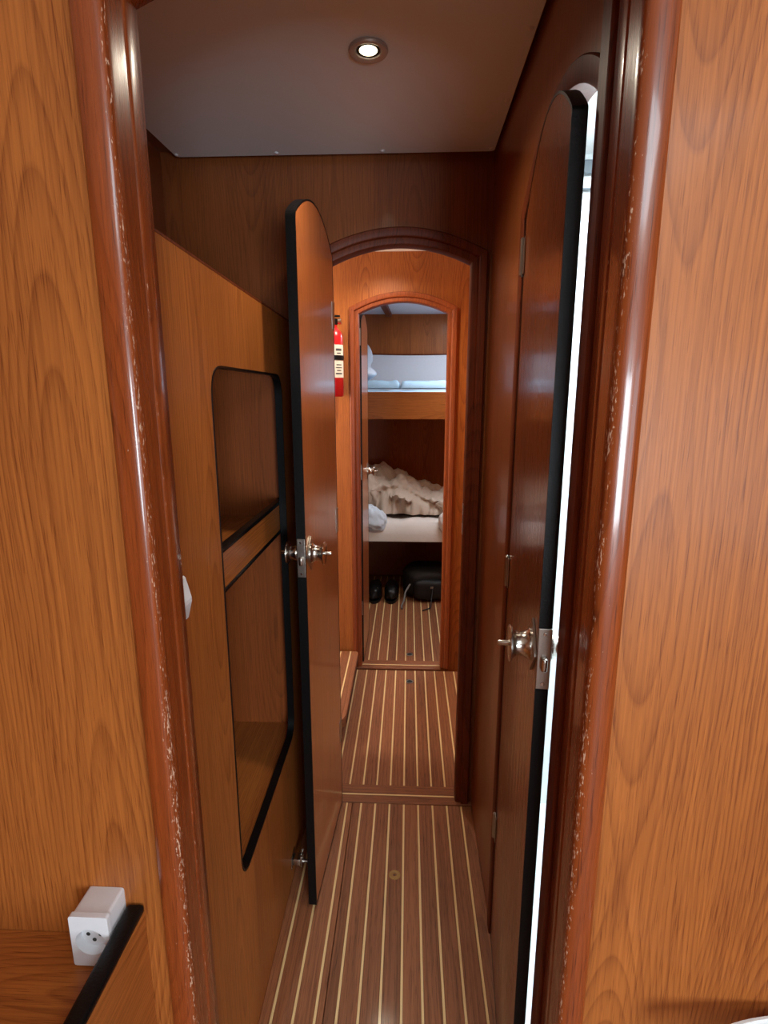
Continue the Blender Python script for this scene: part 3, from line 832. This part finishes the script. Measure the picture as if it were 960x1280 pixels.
LB = thing('lower_bunk', 'lower bunk in the shade under the upper bunk', 'bunk', (0, 3.6, 0))
put('bunk_board', MB().box(-.99, .94, 3.46, 4.0, .405, .425), 'mahogany_dark', LB)
put('support_panel', MB().box(-.99, .94, 3.98, 4.0, .0, .405), 'hull', LB)
lm = thing('mattress', 'white sheeted mattress on the lower bunk, its sheet hanging over the edge', 'mattress', (0, 3.68, .4265))
put('body', soft(-.98, .93, 3.385, 3.97, .4265, .555, .07, 90, 40, lambda x, y: fold(x, y, 5, .012)), 'white_sheet', lm, 70)
DV = thing('duvet', 'crumpled beige duvet heaped across the lower bunk', 'duvet', (0, 3.7, .575))
puff = lambda x, y, k, a: a * abs(mn.noise(Vector((x * k, y * k, 2.3)))) * 2
put('heap', soft(-.60, .55, 3.545, 3.96, .585, .65, .08, 160, 80,
    lambda x, y: .19 * max(0, min(1, (.32 - x) / .56)) - .03 + puff(x, y, 7, .06) + puff(x + 1, y, 14, .024) + puff(x * .7 + y, y - x, 28, .009),
    lambda x, z: .025 + puff(x, z * 2.4, 7, .06) + puff(x + z, z * 2.5 - x, 15, .024)), 'duvet', DV, 70)


def lobe(name, parent, c, s, mat, rot=(0, 0, 0), seed=0.0, rum=.15):
    """one soft gathered fold of bedding"""
    bm = bmesh.new()
    bmesh.ops.create_uvsphere(bm, u_segments=48, v_segments=28, radius=1)
    mtx = Matrix.Translation(c) @ (Matrix.Rotation(rot[2], 4, 'Z') @ Matrix.Rotation(rot[1], 4, 'Y') @ Matrix.Rotation(rot[0], 4, 'X'))
    vs = []
    for v in bm.verts:
        x, y, z = v.co
        nn = 1 + rum * mn.noise(Vector((x * 1.8 + seed, y * 1.8, z * 1.8))) - rum * .9 * (1 - abs(mn.noise(Vector((x * 3.1 + seed, y * 3.1, z * 1.6))))) ** 4
        vs.append((mtx @ Vector((x * s[0] * nn, y * s[1] * nn, z * s[2] * nn)))[:])
    bm.verts.index_update()
    mb = MB().add(vs, [[q.index for q in f.verts] for f in bm.faces])
    bm.free()
    return put(name, mb, mat, parent, 80)


lobe('upright_fold', DV, (-.262, 3.53, .755), (.075, .07, .15), 'duvet', (0, math.radians(-16), 0), 2)
lobe('hanging_corner', lm, (-.235, 3.395, .578), (.115, .035, .085), 'pillow', (math.radians(-14), math.radians(20), 0), 9, .2)
lobe('rolled_end', lm, (.262, 3.395, .555), (.075, .045, .088), 'white_sheet', (0, 0, .2), 3, .12)
lobe('gathered_fold', DV, (.265, 3.50, .645), (.085, .07, .055), 'duvet', (.2, 0, .3), 13, .2)

# luggage in the dark under the lower bunk
bg1 = thing('backpack', 'black backpack lying in shadow under the lower bunk', 'bag', (.10, 3.52, 0))


def blob(name, parent, c, s, mat, seed, sq=.6, rum=.10):
    bm = bmesh.new()
    bmesh.ops.create_uvsphere(bm, u_segments=32, v_segments=18, radius=1)
    vs = []
    for v in bm.verts:
        x, y, z = [math.copysign(abs(t) ** sq, t) for t in v.co]
        nn = 1 + rum * mn.noise(Vector((x * 2 + seed, y * 2, z * 2)))
        vs.append((c[0] + x * s[0] * nn, c[1] + y * s[1] * nn, max(.001, c[2] + z * s[2] * nn)))
    bm.verts.index_update()
    mb = MB().add(vs, [[q.index for q in f.verts] for f in bm.faces])
    bm.free()
    return put(name, mb, mat, parent, 70)


blob('body', bg1, (.14, 3.60, .11), (.17, .15, .105), 'bag', 2)
blob('front_pocket', bg1, (.15, 3.46, .085), (.11, .05, .07), 'bag', 4)
put('shoulder_strap', MB().tube([(.02, 3.42, .13), (-.01, 3.38, .09), (-.02, 3.35, .04), (-.035, 3.33, .012), (-.03, 3.30, .006)], .006), 'strap', bg1, 60)
put('side_strap', MB().tube([(.17, 3.40, .12), (.16, 3.36, .06), (.15, 3.31, .010), (.10, 3.275, .006)], .004), 'bag', bg1, 60)
put('buckle', MB().rbox(.15, .168, 3.362, 3.372, .12, .132, .002), 'steel', bg1)
for i, (x, lab) in enumerate(((-.215, 'black leather shoe nearest the door under the lower bunk'), (-.105, 'black leather shoe beside the backpack under the lower bunk'))):
    s = thing('shoe', lab, 'shoe', (x, 3.50, 0), group='shoes under the lower bunk')
    blob('upper', s, (x, 3.52, .055), (.045, .13, .05), 'boot', 6 + i, .8)
    put('sole', MB().plate('z', [(x + .047 * math.cos(t), 3.52 + .135 * math.sin(t)) for t in [2 * PI * k / 24 for k in range(24)]], [], .001, .016), 'boot', s, 40)
    put('eyelet', MB().lathe([(.006, -.003), (.006, .003), (.003, .004)], (x + .02, 3.44, .09), 'y', 12), 'steel', s, 50)

for o in scene.objects:
    if '_o' in o: del o['_o']
